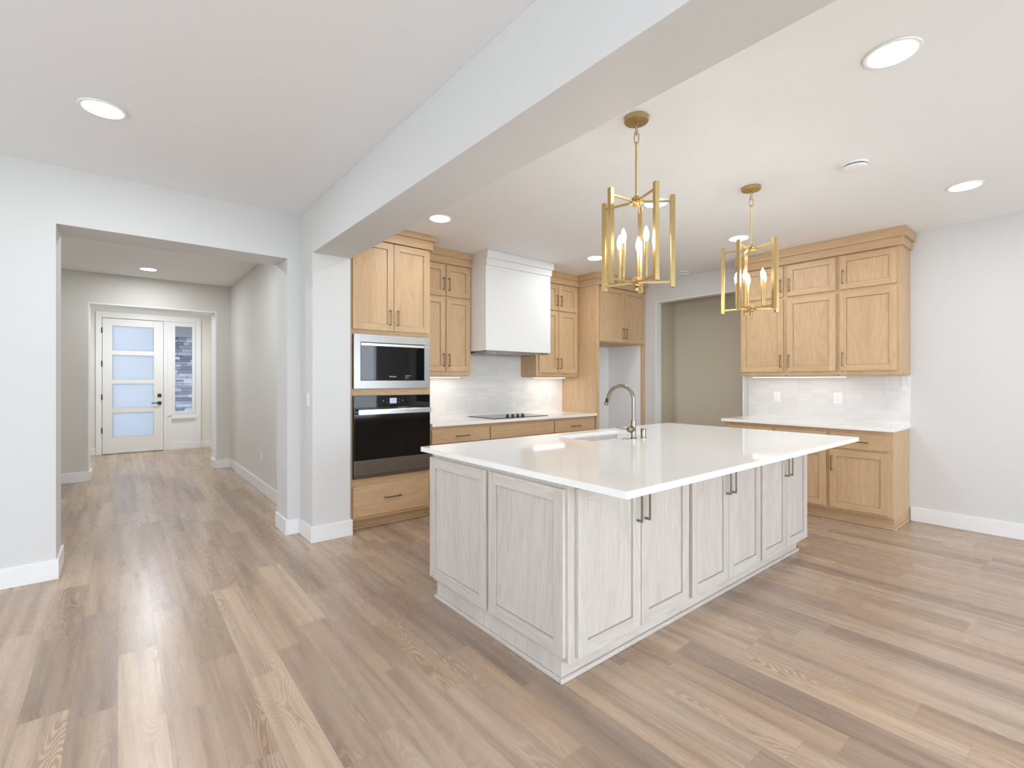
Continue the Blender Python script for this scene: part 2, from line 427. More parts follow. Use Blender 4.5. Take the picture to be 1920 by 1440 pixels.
    def build(s, name, m, parent=None, smooth=False, bevel=0.0, seg=2, kind=None, base=None):
        bmesh.ops.recalc_face_normals(s.bm, faces=s.bm.faces)
        me = bpy.data.meshes.new(name); s.bm.to_mesh(me); s.bm.free()
        me.materials.append(m)
        if smooth:
            me.polygons.foreach_set('use_smooth', [True]*len(me.polygons))
            me.set_sharp_from_angle(angle=math.radians(40))
        ob = bpy.data.objects.new(name, me); COL.objects.link(ob)
        if parent is None: ob.location = s.o
        else: ob.parent = parent
        if bevel:
            md = ob.modifiers.new('bevel', 'BEVEL'); md.width = bevel; md.segments = seg; md.limit_method = 'ANGLE'
            md.harden_normals = False
        if kind: ob['kind'] = kind
        return ob

def tag(o, label, cat, group=None):
    o['label'] = label; o['category'] = cat
    if group: o['group'] = group
    return o
def thing(name, loc, label, cat, group=None):
    o = bpy.data.objects.new(name, None); COL.objects.link(o); o.location = loc; o.empty_display_size = .1
    return tag(o, label, cat, group)
def struct(name, mb, m, **kw):
    return mb.build(name, m, kind='structure', **kw)

# ------------------------------------------------------------------ room shell
ZL, ZK = 2.79, 2.747
X0, X1, Y0 = -3.6, 5.865, -3.2
floor = struct('floor', MB().box(X0-.2, 7.2, Y0-.2, 11.45, -0.12, 0), FLOOR)
struct('ceiling', MB().box(X0-.2, 1.40, Y0-.2, 11.6, ZL, ZL+.12), CEIL)
struct('ceiling', MB().box(1.40, 7.2, Y0-.2, 4.9, ZK, ZL+.12), CEIL)

# hallway wall, thick, with its opening
w = MB(); w.box(X0, -0.338, 4.45, 4.80, 0, ZL).box(-0.338, 1.118, 4.45, 4.80, 2.40, ZL).box(1.118, 1.30, 4.45, 4.80, 0, ZL)
struct('wall_front', w, WALL)
# column + beam dividing living room and kitchen
w = MB(); w.box(1.224, 1.543, 4.098, 4.755, 0, ZL); struct('wall_column', w, WALL, bevel=.004)
w = MB(); w.box(1.224, 1.543, Y0, 4.098, 2.395, ZL); struct('wall_beam', w, WALL, bevel=.004)
# range wall
struct('wall_range', MB().box(1.46, 5.98, 4.76, 4.90, 0, ZL), WALL)
# right wall with pantry opening and one window
WR = (-3.0, -2.15, 0.75, 2.25)
w = MB()
w.box(X1, 5.98, 3.964, 4.76, 0, ZL).box(X1, 5.98, 2.725, 3.964, 2.455, ZL).box(X1, 5.98, WR[1], 2.725, 0, ZL)
w.box(X1, 5.98, WR[0], WR[1], 0, WR[2]).box(X1, 5.98, WR[0], WR[1], WR[3], ZL).box(X1, 5.98, Y0, WR[0], 0, ZL)
w.box(5.80, X1, 4.16, 4.76, 0, 1.849)
struct('wall_right', w, WALL)
w = MB().box(4.852, 5.798, 4.744, 4.758, 0, 1.849).box(5.786, 5.799, 4.162, 4.744, 0, 1.849)  # lining panels added in brighter white to lift the dim alcove
struct('trim_7', w, TRIM)
# back wall
w = MB(); xs = X0
for x0, x1, z0, z1 in WINS_BACK:
    w.box(xs, x0, Y0-.15, Y0, 0, ZL).box(x0, x1, Y0-.15, Y0, 0, z0).box(x0, x1, Y0-.15, Y0, z1, ZL); xs = x1
w.box(xs, 5.98, Y0-.15, Y0, 0, ZL); struct('wall_back', w, WALL)
w = MB(); ys = Y0
for y0, y1, z0, z1 in WINS_LEFT:
    w.box(X0-.15, X0, ys, y0, 0, ZL).box(X0-.15, X0, y0, y1, 0, z0).box(X0-.15, X0, y0, y1, z1, ZL); ys = y1
w.box(X0-.15, X0, ys, 4.8, 0, ZL); struct('wall_left', w, WALL)
# hall and foyer
struct('wall_hall_right', MB().box(1.32, 1.46, 4.80, 8.5, 0, ZL), HALLR)
struct('wall_hall_left', MB().box(-1.45, -1.30, 4.80, 8.5, 0, ZL), HALLW)
w = MB(); w.box(-1.45, -0.336, 8.5, 8.86, 0, ZL).box(-0.336, 1.128, 8.5, 8.86, 2.385, ZL).box(1.128, 1.60, 8.5, 8.86, 0, ZL)
struct('wall_foyer', w, HALLW)
struct('wall_foyer_right', MB().box(1.40, 1.52, 8.86, 11.55, 0, ZL), ENTRY)
struct('wall_foyer_left', MB().box(-0.92, -0.80, 8.86, 11.55, 0, ZL), ENTRY)
w = MB(); w.box(-0.80, -0.27, 11.40, 11.55, 0, ZL).box(1.16, 1.40, 11.40, 11.55, 0, ZL).box(-0.27, 1.16, 11.40, 11.55, 2.50, ZL)
w.box(0.66, 1.16, 11.42, 11.55, 0, 0.66)
struct('wall_entry', w, ENTRY)
w = MB().box(-0.338, -0.322, 8.498, 8.862, 0, 2.386).box(1.114, 1.130, 8.498, 8.862, 0, 2.386).box(-0.322, 1.114, 8.498, 8.862, 2.371, 2.386)
struct('trim_6', w, TRIM)
# pantry passage
struct('wall_pantry_back', MB().box(6.5, 6.62, 2.2, 4.2, 0, ZL), PANTRY)
struct('wall_pantry_left', MB().box(5.98, 6.5, 4.075, 4.2, 0, ZL), PANTRY)
struct('wall_pantry_right', MB().box(5.98, 6.5, 2.2, 2.32, 0, ZL), PANTRY)
# white inner lining of the pantry opening
w = MB(); w.box(5.862, 5.983, 3.952, 3.966, 0, 2.456).box(5.862, 5.983, 2.724, 2.738, 0, 2.456).box(5.862, 5.983, 2.738, 3.952, 2.442, 2.456)
struct('trim_1', w, TRIM)

# baseboards
BH, BT = 0.135, 0.015
def bb(name, runs):
    w = MB()
    for (x0, x1, y0, y1) in runs:
        w.box(x0, x1, y0, y1, 0, BH)
    return struct(name, w, TRIM, bevel=.004)
bb('baseboard_front', [(X0, -0.338+BT, 4.45-BT, 4.45), (-0.338, -0.338+BT, 4.45, 4.80+BT), (1.118-BT, 1.118, 4.45-BT, 4.80), (1.118, 1.224-BT, 4.45-BT, 4.45)])
bb('baseboard_column', [(1.224-BT, 1.224, 4.098-BT, 4.45), (1.224, 1.543, 4.098-BT, 4.098), (1.543, 1.543+BT, 4.098-BT, 4.155)])
bb('baseboard_right', [(X1-BT, X1, Y0, 1.136)])
bb('baseboard_hall_right', [(1.32-BT, 1.32, 4.80, 8.5)])
bb('baseboard_hall_left', [(-1.30, -1.30+BT, 4.80, 8.5)])
bb('baseboard_foyer', [(-1.30, -0.322, 8.5-BT, 8.5), (-0.322, -0.322+BT, 8.5-BT, 8.86+BT), (1.114-BT, 1.114, 8.5-BT, 8.86+BT), (1.128, 1.305, 8.5-BT, 8.5),
                     (1.128, 1.40, 8.86, 8.86+BT), (1.385, 1.40, 8.86+BT, 11.385), (1.245, 1.40, 11.385, 11.40), (-0.80, -0.345, 11.385, 11.40)])

# unseen windows behind the camera, layout mostly invented to light the room
def window(n, axis, a0, a1, z0, z1, plane, mull):
    root = bpy.data.objects.new('window_%d' % n, None); COL.objects.link(root); root['kind'] = 'structure'
    c = (a0+a1)/2
    root.location = (c, plane, z0) if axis == 0 else (plane, c, z0)
    w = MB(root.location); F = 0.06
    d0, d1 = plane-.10, plane-.03
    def bx(p0, p1, q0, q1, e0=d0, e1=d1):
        if axis == 0: w.box(p0, p1, e0, e1, q0, q1)
        else: w.box(e0, e1, p0, p1, q0, q1)
    bx(a0, a1, z0, z0+F); bx(a0, a1, z1-F, z1); bx(a0, a0+F, z0+F, z1-F); bx(a1-F, a1, z0+F, z1-F)
    for k in range(1, mull):
        m = a0+(a1-a0)*k/mull; bx(m-F/2, m+F/2, z0+F, z1-F)
    w.build('window_frame', TRIM, root)
    w = MB(root.location); g = (d0+d1)/2
    bx(a0+F/2, a1-F/2, z0+F/2, z1-F/2, g-.004, g+.004); w.build('window_pane', GLASS, root)
k = 2
for x0, x1, z0, z1 in WINS_BACK: window(k, 0, x0, x1, z0, z1, Y0, 2); k += 1
for y0, y1, z0, z1 in WINS_LEFT: window(k, 1, y0, y1, z0, z1, X0, 2); k += 1
window(k, 1, WR[0], WR[1], WR[2], WR[3], X1+.13, 1)

# ------------------------------------------------------------------ front door, sidelight, casing
D = bpy.data.objects.new('door_1', None); COL.objects.link(D); D.location = (0.19, 11.39, 0); D['kind'] = 'structure'
dx0, dx1, dy0, dy1 = -0.257, 0.637, 11.37, 11.415
panes = [(1.897, 2.345), (1.363, 1.813), (0.834, 1.282), (0.304, 0.749)]
w = MB(D.location)
w.box(dx0, -0.116, dy0, dy1, .012, 2.475).box(0.489, dx1, dy0, dy1, .012, 2.475)
zs = [.012] + [z for p in panes[::-1] for z in p] + [2.475]
for i in range(0, len(zs), 2): w.box(-0.116, 0.489, dy0, dy1, zs[i], zs[i+1])
w.build('door_slab', DOORP, D, bevel=.002)
for z0, z1 in panes:
    MB(D.location).box(-0.116, 0.489, 11.388, 11.398, z0, z1).build('glass_pane', FROST, D)
for z in (2.252, 1.647, 1.042, .435):
    MB(D.location).tube([(-0.263, 11.362, z-.05), (-0.263, 11.362, z+.05)], .009).build('hinge', BLACK, D, smooth=True)
MB(D.location).box(.545, .605, 11.352, 11.37, 1.03, 1.09).build('deadbolt', BLACK, D, bevel=.002)
w = MB(D.location).box(.545, .605, 11.352, 11.37, .885, .945); w.tube([(.575, 11.355, .915), (.575, 11.325, .915), (.56, 11.318, .915), (.45, 11.318, .915)], .009)
w.build('door_lever', BLACK, D)
w = MB().box(-0.345, -0.263, 11.365, 11.40, 0, 2.59).box(1.16, 1.245, 11.365, 11.40, 0, 2.59).box(-0.263, 1.16, 11.365, 11.40, 2.485, 2.59)
w.box(.642, .70, 11.37, 11.417, 0, 2.485)
struct('trim_2', w, TRIM, bevel=.003)
w = MB(D.location).box(-0.30, -0.235, 11.418, 11.548, 0, 2.52).box(.615, .70, 11.418, 11.548, 0, 2.52).box(-0.235, .615, 11.418, 11.548, 2.45, 2.52).box(-0.235, .615, 11.418, 11.548, -.02, .03)
w.build('door_frame', TRIM, D)
SL = bpy.data.objects.new('window_1', None); COL.objects.link(SL); SL.location = (.96, 11.41, .6); SL['kind'] = 'structure'
w = MB(SL.location).box(.70, .822, 11.385, 11.45, .66, 2.485).box(1.103, 1.16, 11.385, 11.45, .66, 2.485).box(.822, 1.103, 11.385, 11.45, .66, .741).box(.822, 1.103, 11.385, 11.45, 2.401, 2.485)
w.box(.775, .822, 11.372, 11.385, .70, 2.44).box(1.103, 1.15, 11.372, 11.385, .70, 2.44).box(.822, 1.103, 11.372, 11.385, 2.401, 2.44).box(.822, 1.103, 11.372, 11.385, .70, .741)
w.build('window_frame', TRIM, SL, bevel=.002)
MB(SL.location).box(.822, 1.103, 11.415, 11.423, .741, 2.401).build('window_pane', GLASS, SL)
MB(SL.location).box(.76, 1.18, 11.35, 11.385, .60, .63).box(.77, 1.17, 11.36, 11.385, .63, .68).build('window_sill', TRIM, SL, bevel=.003)
w = MB().box(.70, 1.16, 11.40, 11.42, 0, .66).box(.70, .765, 11.385, 11.40, 0, .60).box(1.12, 1.16, 11.385, 11.40, 0, .60).box(.765, 1.12, 11.385, 11.40, 0, .13).box(.765, 1.12, 11.385, 11.40, .56, .60)
struct('trim_3', w, TRIM, bevel=.002)

# outside the front door
struct('floor', MB().box(-3, 4, 11.55, 15, -0.14, -0.04), CONC)
struct('ceiling', MB().box(.45, 3.2, 11.56, 13.15, 2.62, 2.7).box(.45, 3.2, 12.75, 13.15, 2.30, 2.62), plain('porch_soffit_paint', (0.35, 0.36, 0.38), .7))
w = MB((1.6, 13.0, -.04)); z = -.04; rnd = random.Random(3)
while z < 2.30:
    hgt = rnd.choice([.03, .045, .06, .075]); x = .62
    hgt = min(hgt, 2.30-z) if 2.30-z > .02 else 2.30-z
    while x < 2.6:
        L = rnd.uniform(.10, .42); e = min(x+L, 2.6)
        w.box(x+.002, e-.002, 12.78+rnd.uniform(0, .05), 13.15, z+.002, z+hgt-.002); x = e
    z += hgt
tag(w.build('stone_pier', STONE, bevel=.004, seg=1), 'grey blue stacked ledger stone pier seen through the sidelight beside the front door', 'stone pier')
# lawn beyond the back windows
g = MB((1, -30, -.35)).box(-30, 30, -60, Y0-.2, -.45, -.3); struct('floor', g, GRASS)

# ------------------------------------------------------------------ cabinet pieces
def fb(w, face, P, a0, a1, z0, z1, n0, n1, grain='v'):
    """box on a cabinet front: face '-Y' (a is x) or '-X' (a is y), P carcass front plane, n outward"""
    if face == '-Y': w.box(a0, a1, P-n1, P-n0, z0, z1, {'v': 2, 'h': 0}[grain])
    elif face == '+Y': w.box(a0, a1, P+n0, P+n1, z0, z1, {'v': 2, 'h': 0}[grain])
    else: w.box(P-n1, P-n0, a0, a1, z0, z1, {'v': 2, 'h': 1}[grain])
def pt(face, P, a, z, n):
    return {'-Y': (a, P-n, z), '+Y': (a, P+n, z), '-X': (P-n, a, z)}[face]
def handle(face, P, a, z, length, vertical, parent, m=None, t0=.02):
    w = MB(parent_loc(parent)); h = length/2; B = .0085
    def q(da, dz, n0, n1, ea, ez):
        fb(w, face, P, a+da-ea, a+da+ea, z+dz-ez, z+dz+ez, n0, n1)
    if vertical:
        q(0, 0, t0+.024, t0+.032, B/2, h)
        for s in (-1, 1): q(0, s*(h-.006), t0, t0+.024, B/2+.0005, .0055)
    else:
        q(0, 0, t0+.024, t0+.032, h, B/2)
        for s in (-1, 1): q(s*(h-.006), 0, t0, t0+.024, .0055, B/2+.0005)
    w.build('handle', m or BRONZE, parent, bevel=.001, seg=1)
def parent_loc(o):
    while o.parent: o = o.parent
    return o.location
def shaker(name, face, P, a0, a1, z0, z1, root, m, fw=.06, t=.02, rec=.010, hnd=None, hm=None):
    w = MB(root.location)
    fb(w, face, P, a0, a0+fw, z0, z1, .0005, t); fb(w, face, P, a1-fw, a1, z0, z1, .0005, t)
    fb(w, face, P, a0+fw, a1-fw, z0, z0+fw, .0005, t, 'h'); fb(w, face, P, a0+fw, a1-fw, z1-fw, z1, .0005, t, 'h')
    fb(w, face, P, a0+fw-.001, a1-fw+.001, z0+fw-.001, z1-fw+.001, .001, .003)
    fb(w, face, P, a0+fw+.0018, a1-fw-.0018, z0+fw+.0018, z1-fw-.0018, .003, t-rec)
    ob = w.build(name, m, root, bevel=.0012, seg=1)
    if hnd: handle(face, P, hnd[0], hnd[1], hnd[2], hnd[3], ob, hm)
    return ob
def slab(name, face, P, a0, a1, z0, z1, root, m, hnd=None, hm=None):
    w = MB(root.location); fb(w, face, P, a0, a1, z0, z1, .0005, .02, 'h')
    ob = w.build(name, m, root, bevel=.0015, seg=1)
    if hnd: handle(face, P, hnd[0], hnd[1], hnd[2], hnd[3], ob, hm)
    return ob
def crown(w, x0, x1, y0, y1, z0, z1, zc, ex):
    """two step crown built round a box top; ex = (left, right, front) which sides step out"""
    for a, b, s in ((z0, zc, .018), (zc, z1, .045)):
        w.box(x0-(s if ex[0] else 0), x1+(s if ex[1] else 0), y0-s if ex[2] == 'y' else y0, y1, a, b, 0)

# ------------------------------------------------------------------ kitchen island
IX0, IX1, IY0, IY1 = 1.511, 4.185, 1.462, 2.64
I = thing('island_cabinet', (2.85, 2.05, 0), 'large whitewashed oak island cabinet with six front doors under the quartz top', 'kitchen island')
w = MB(I.location).box(IX0, IX1, IY0, 1.482, .10, .884).box(IX0, IX1, 2.60, 2.62, .10, .884).box(IX0, IX0+.02, 1.482, 2.60, .10, .884).box(IX1-.02, IX1, 1.482, 2.60, .10, .884)
w.box(IX0+.02, IX1-.02, 1.482, 2.60, .10, .118).box(IX0+.02, 2.50, 1.482, 2.60, .864, .884).box(3.34, IX1-.02, 1.482, 2.60, .864, .884)
w.build('body', PALE, I, bevel=.001, seg=1)
w = MB(I.location).box(1.512, 4.12, 1.505, 2.58, 0, .10, 0); w.build('toe_kick', PALE, I)
w = MB(I.location)
w.box(1.498, 4.14, 1.489, 1.505, 0, .022, 0).box(1.498, 1.512, 1.505, 2.595, 0, .022, 1).box(1.512, 4.14, 2.58, 2.595, 0, .022, 0).box(4.12, 4.134, 1.505, 2.58, 0, .022, 1)
w.build('shoe_molding', PALE, I, bevel=.005)
# decorative panels on the near end
shaker('end_panel', '-X', IX0, 2.045, 2.635, .125, .864, I, PALE, fw=.06)
shaker('end_panel', '-X', IX0, 1.475, 2.022, .125, .864, I, PALE, fw=.06)
for a0, a1, hs in ((1.555, 2.008, 1), (2.014, 2.452, 0), (2.488, 2.908, 1), (2.914, 3.345, 0), (3.375, 3.775, 1), (3.781, 4.165, 0)):
    hx = a1-.03 if hs else a0+.03
    shaker('door', '-Y', IY0, a0, a1, .115, .862, I, PALE, fw=.062, hnd=(hx, .735, .185, True), hm=NICKEL)
for a0, a1 in ((1.56, 2.15), (3.35, 3.9)):
    shaker('door', '+Y', 2.62, a0, a1, .115, .862, I, PALE)
shaker('door', '+Y', 2.62, 2.5, 2.91, .115, .862, I, PALE); shaker('door', '+Y', 2.62, 2.915, 3.32, .115, .862, I, PALE)

# island quartz top with sink cut out
CX0, CX1, CY0, CY1 = 1.492, 4.29, 1.135, 2.755
SX0, SX1, SY0, SY1 = 2.56, 3.28, 2.235, 2.615
def slab_hole(name, label, x0, x1, y0, y1, hx0, hx1, hy0, hy1, z0, z1):
    me = bmesh.new(); r = .04
    def rr(x0, x1, y0, y1, r, z, k=6):
        out = []
        for cx, cy, a in ((x1-r, y1-r, 0), (x0+r, y1-r, 90), (x0+r, y0+r, 180), (x1-r, y0+r, 270)):
            for i in range(k+1):
                t = math.radians(a+90*i/k); out.append((cx+r*math.cos(t), cy+r*math.sin(t), z))
        return out
    org = Vector(((x0+x1)/2, (y0+y1)/2, z0))
    for z in (z0, z1):
        O = [me.verts.new(Vector(p)-org) for p in rr(x0, x1, y0, y1, .004, z, 2)]
        Hh = [me.verts.new(Vector(p)-org) for p in rr(hx0, hx1, hy0, hy1, r, z)]
        es = [me.edges.new((L[i], L[(i+1) % len(L)])) for L in (O, Hh) for i in range(len(L))]
        bmesh.ops.triangle_fill(me, edges=es, use_beauty=True)
        if z == z0: A = (O, Hh)
        else: B = (O, Hh)
    for L0, L1 in zip(A, B):
        n = len(L0)
        for i in range(n): me.faces.new((L0[i], L0[(i+1) % n], L1[(i+1) % n], L1[i]))
    bmesh.ops.recalc_face_normals(me, faces=me.faces)
    m = bpy.data.meshes.new(name); me.to_mesh(m); me.free(); m.materials.append(QUARTZ)
    ob = bpy.data.objects.new(name, m); COL.objects.link(ob); ob.location = org
    md = ob.modifiers.new('bevel', 'BEVEL'); md.width = .002; md.segments = 2; md.limit_method = 'ANGLE'; md.angle_limit = math.radians(60)
    return tag(ob, label, 'countertop')
slab_hole('island_countertop', 'glossy white quartz countertop of the island with a sink cut into it', CX0, CX1, CY0, CY1, SX0, SX1, SY0, SY1, .885, .915)

# under-mount sink
K = thing('sink', ((SX0+SX1)/2, (SY0+SY1)/2, .67), 'white undermount sink set into the island countertop', 'sink')
w = MB(K.location); t = .008
bx0, bx1, by0, by1, bz = SX0-.004, SX1+.004, SY0-.004, SY1+.004, .675
w.box(bx0, bx1, by0, by1, bz-t, bz).box(bx0-t, bx0, by0-t, by1+t, bz-t, .884).box(bx1, bx1+t, by0-t, by1+t, bz-t, .884).box(bx0, bx1, by0-t, by0, bz-t, .884).box(bx0, bx1, by1, by1+t, bz-t, .884)
w.build('basin', SINKW, K)
MB(K.location).lathe(((bx0+bx1)/2, (by0+by1)/2, bz), [(.045, .0), (.045, .003), (.02, .001)], 24).build('drain', NICKEL, K, smooth=True)

# faucet
fx, fy = 2.91, 2.155
FA = thing('faucet', (fx, fy, .915), 'brushed nickel gooseneck kitchen faucet standing behind the island sink', 'faucet')
w = MB(FA.location).lathe((fx, fy, .915), [(.026, 0), (.026, .004), (.018, .008), (.018, .135), (.0175, .137)], 24); w.build('base', NICKEL, FA, smooth=True)
r = .096; top = 1.205
pts = [(fx, fy, 1.045), (fx, fy, 1.12), (fx, fy, top)]
for i in range(1, 17):
    a = math.pi*i/16*0.93
    pts.append((fx-.25*(r-r*math.cos(a)), fy+r-r*math.cos(a), top+r*math.sin(a)))
MB(FA.location).tube(pts, .0125, 16).build('spout', NICKEL, FA, smooth=True)
e = Vector(pts[-1]); d = (Vector(pts[-1])-Vector(pts[-2])).normalized()
MB(FA.location).tube([e, e+d*.004, e+d*.05, e+d*.075], [.0135, .0135, .0145, .0155], 16).build('spray_head', NICKEL, FA, smooth=True)
q = e+d*.035
MB(FA.location).bar((q.x-.013, q.y-.006, q.z+.014), (q.x-.0145, q.y-.006, q.z-.018), .012, .006).build('spray_button', BLACKPL, FA)
bc = Vector((fx-.032, fy-.002, .985))
MB(FA.location).tube([(fx-.008, fy, .985), (fx-.022, fy, .985), (fx-.045, fy, .985), (fx-.056, fy, .985), (fx-.06, fy, .985)], [.021, .0235, .0235, .019, .010], 18).build('valve', NICKEL, FA, smooth=True)
MB(FA.location).tube([bc+Vector((-.012, .01, .0)), bc+Vector((-.075, .075, .012))], [.0055, .004], 10).build('lever', NICKEL, FA, smooth=True)
tag(MB((2.997, 2.13, .915)).lathe((2.997, 2.13, .915), [(.0225, 0), (.0225, .004), (.0195, .006), (.0195, .066), (.0185, .069)], 24).build('air_gap_cap', NICKEL, smooth=True),
    'short nickel cylinder cap on the island countertop right of the faucet', 'air gap')
B = thing('air_switch', (2.83, 2.165, .915), 'flat round nickel button set in the countertop left of the faucet', 'button')
MB(B.location).lathe((2.83, 2.165, .915), [(.022, 0), (.022, .003), (.017, .005)], 24).build('ring', NICKEL, B, smooth=True)
MB(B.location).lathe((2.83, 2.165, .9195), [(.012, 0), (.012, .003)], 20).build('push_button', NICKEL, B, smooth=True)

# ------------------------------------------------------------------ oven tower
TY = 4.155
T = thing('oven_cabinet', (1.96, 4.45, 0), 'tall natural oak cabinet housing microwave and wall oven beside the white column', 'cabinet')
tx0, tx1 = 1.562, 2.356
w = MB(T.location)
w.box(tx0, tx0+.018, TY, 4.756, .10, 2.60).box(tx1-.018, tx1, TY, 4.756, .10, 2.60).box(tx0+.018, tx1-.018, 4.70, 4.755, .10, 2.60)
for z0, z1 in ((.10, .135), (.40, .47), (1.205, 1.268), (1.752, 1.80), (2.56, 2.60)):
    w.box(tx0+.018, tx1-.018, TY, 4.70, z0, z1, 0)
w.build('body', OAK, T, bevel=.001, seg=1)
MB(T.location).box(tx0, tx1, 4.235, 4.25, 0, .10, 0).box(tx1-.018, tx1, 4.25, 4.75, 0, .10, 1).build('toe_kick', OAK, T)
MB(T.location).box(tx0, tx1+.012, 4.22, 4.235, 0, .02, 0).build('shoe_molding', OAK, T, bevel=.005)
shaker('door', '-Y', TY, 1.577, 1.962, 1.797, 2.605, T, OAK, hnd=(1.925, 1.918, .14, True))
shaker('door', '-Y', TY, 1.967, 2.336, 1.797, 2.605, T, OAK, hnd=(1.978+.022, 1.918, .14, True))
slab('drawer', '-Y', TY, 1.577, 2.330, .128, .403, T, OAK, hnd=(1.95, .273, .16, False))
w = MB(T.location)
w.box(tx0, tx1+.016, TY-.036, 4.756, 2.612, 2.695, 0).box(tx0, tx1+.04, TY-.06, 4.756, 2.695, ZK-.001, 0)
w.build('crown', OAK, T, bevel=.001, seg=1)

M = thing('microwave', (1.96, 4.14, 1.27), 'built-in stainless microwave with black glass door above the wall oven', 'microwave')
mx0, mx1, mz0, mz1 = 1.583, 2.340, 1.268, 1.754
wx0, wx1, wz0, wz1 = 1.645, 2.280, 1.340, 1.684
w = MB(M.location); w.box(mx0, wx0, 4.130, 4.153, mz0, mz1).box(wx1, mx1, 4.130, 4.153, mz0, mz1).box(wx0, wx1, 4.130, 4.153, mz0, wz0).box(wx0, wx1, 4.130, 4.153, wz1, mz1)
w.build('trim_kit', STEEL, M, bevel=.001, seg=1)
MB(M.location).box(wx0-.001, wx1+.001, 4.146, 4.50, wz0-.001, wz1+.001).build('cavity', BLACKPL, M)
MB(M.location).box(wx0+.004, 2.178, 4.132, 4.1455, wz0+.004, wz1-.032).build('door_glass', BLACKGLASS, M, bevel=.001)
MB(M.location).box(2.180, wx1-.004, 4.132, 4.1455, wz0+.004, wz1-.032).build('control_panel', BLACKGLASS, M, bevel=.001)
MB(M.location).box(wx0+.004, 2.178, 4.130, 4.1455, wz1-.030, wz1-.008).box(2.180, wx1-.004, 4.130, 4.1455, wz1-.030, wz1-.008).build('top_strip', STEEL_B, M)
def text(body, size, loc, rot, m, parent, name='logo', align='CENTER', ext=.0004):
    c = bpy.data.curves.new(name, 'FONT'); c.body = body; c.size = size; c.align_x = align; c.align_y = 'CENTER'; c.extrude = ext
    o = bpy.data.objects.new(name+'_tmp', c); COL.objects.link(o)
    dg = bpy.context.evaluated_depsgraph_get(); me = bpy.data.meshes.new_from_object(o.evaluated_get(dg))
    bpy.data.objects.remove(o)
    me.materials.clear(); me.materials.append(m)
    ob = bpy.data.objects.new(name, me); COL.objects.link(ob); ob.parent = parent
    ob.location = Vector(loc)-parent_loc(parent); ob.rotation_euler = rot; return ob
FR = (math.radians(90), 0, 0)
text('Whirlpool', .017, (1.951, 4.1312, 1.377), FR, LOGOW, M)
w = MB(M.location); w.box(2.075, 2.125, 4.1308, 4.1316, 1.383, 1.389).box(2.131, 2.139, 4.1308, 4.1316, 1.383, 1.389)
for i, ln in enumerate((.030, .036, .044, .032)): w.box(2.075, 2.075+ln, 4.1308, 4.1316, 1.3755-i*.0065, 1.3775-i*.0065)
w.build('label_print', LOGOD, M)

O = thing('wall_oven', (1.96, 4.14, .47), 'black glass wall oven with long steel handle under the microwave', 'oven')
ox0, ox1 = 1.580, 2.336
MB(O.location).box(ox0, ox1, 4.135, 4.154, .47, 1.205).box(ox0+.02, ox1-.02, 4.155, 4.65, .475, 1.20).build('body', BLACKPL, O)
MB(O.location).box(ox0+.001, ox1-.001, 4.124, 4.134, 1.098, 1.204).build('control_panel', BLACKGLASS, O, bevel=.001)
MB(O.location).box(ox0+.003, ox1-.003, 4.118, 4.134, .632, 1.093).build('door_glass', OVENGLASS, O, bevel=.001)
p = MB(O.location).box(ox0+.003, ox1-.003, 4.116, 4.134, .497, .630).build('lower_panel', STEEL, O, bevel=.001)
text('Whirlpool', .020, (1.955, 4.1152, .570), FR, LOGOD, p)
MB(O.location).box(ox0+.005, ox1-.005, 4.122, 4.134, .478, .492).build('vent_trim', STEEL, O)
w = MB(O.location).box(1.605, 2.318, 4.068, 4.080, 1.038, 1.084).box(1.605, 1.617, 4.080, 4.118, 1.048, 1.074).box(2.306, 2.318, 4.080, 4.118, 1.048, 1.074)
w.build('handle', STEEL_B, O, bevel=.002)
p = MB(O.location).box(1.917, 1.985, 4.1228, 4.1238, 1.130, 1.180).build('display', SCREEN, O)
for x, z, s in ((1.855, 1.155, .006), (2.045, 1.155, .006), (1.895, 1.172, .003), (1.895, 1.140, .003), (2.010, 1.172, .003), (2.010, 1.140, .003)):
    MB(O.location).lathe((x, 4.1238, z), [(s, 0), (s, -.001)], 12, axis=1).build('touch_icon', LOGOD, O)

# ------------------------------------------------------------------ wall cabinets either side of the hood
WY = 4.455
def wall_cab(label, x0, x1, doors, splits, side):
    R = thing('wall_cabinet', ((x0+x1)/2, 4.6, 1.40), label, 'cabinet', 'range wall cabinets')
    MB(R.location).box(x0, x1, WY, 4.755, 1.40, 2.60).build('body', OAK, R, bevel=.001, seg=1)
    MB(R.location).box(x0+.012, x1-.012, WY+.01, 4.745, 1.386, 1.40, 0).build('light_rail', OAK, R)
    for i, (a, b) in enumerate(doors):
        hx = b-.030 if i == 0 else a+.030
        shaker('door', '-Y', WY, a, b, 1.440, 2.232, R, OAK, hnd=(hx, 1.56, .135, True))
        shaker('door', '-Y', WY, a, b, 2.250, 2.585, R, OAK, hnd=(hx, 2.375, .135, True))
    w = MB(R.location); w.box(x0, x1, WY-.026, 4.755, 2.598, 2.675, 0).box(x0, x1, WY-.044, 4.755, 2.675, ZK-.001, 0)
    w.build('crown', OAK, R, bevel=.001, seg=1)
    return R
wall_cab('natural oak wall cabinet between oven tower and white range hood', 2.402, 3.038, ((2.42, 2.702), (2.712, 3.026)), None, 'r')
wall_cab('natural oak wall cabinet right of the white range hood', 4.03, 4.786, ((4.068, 4.405), (4.412, 4.755)), None, 'l')

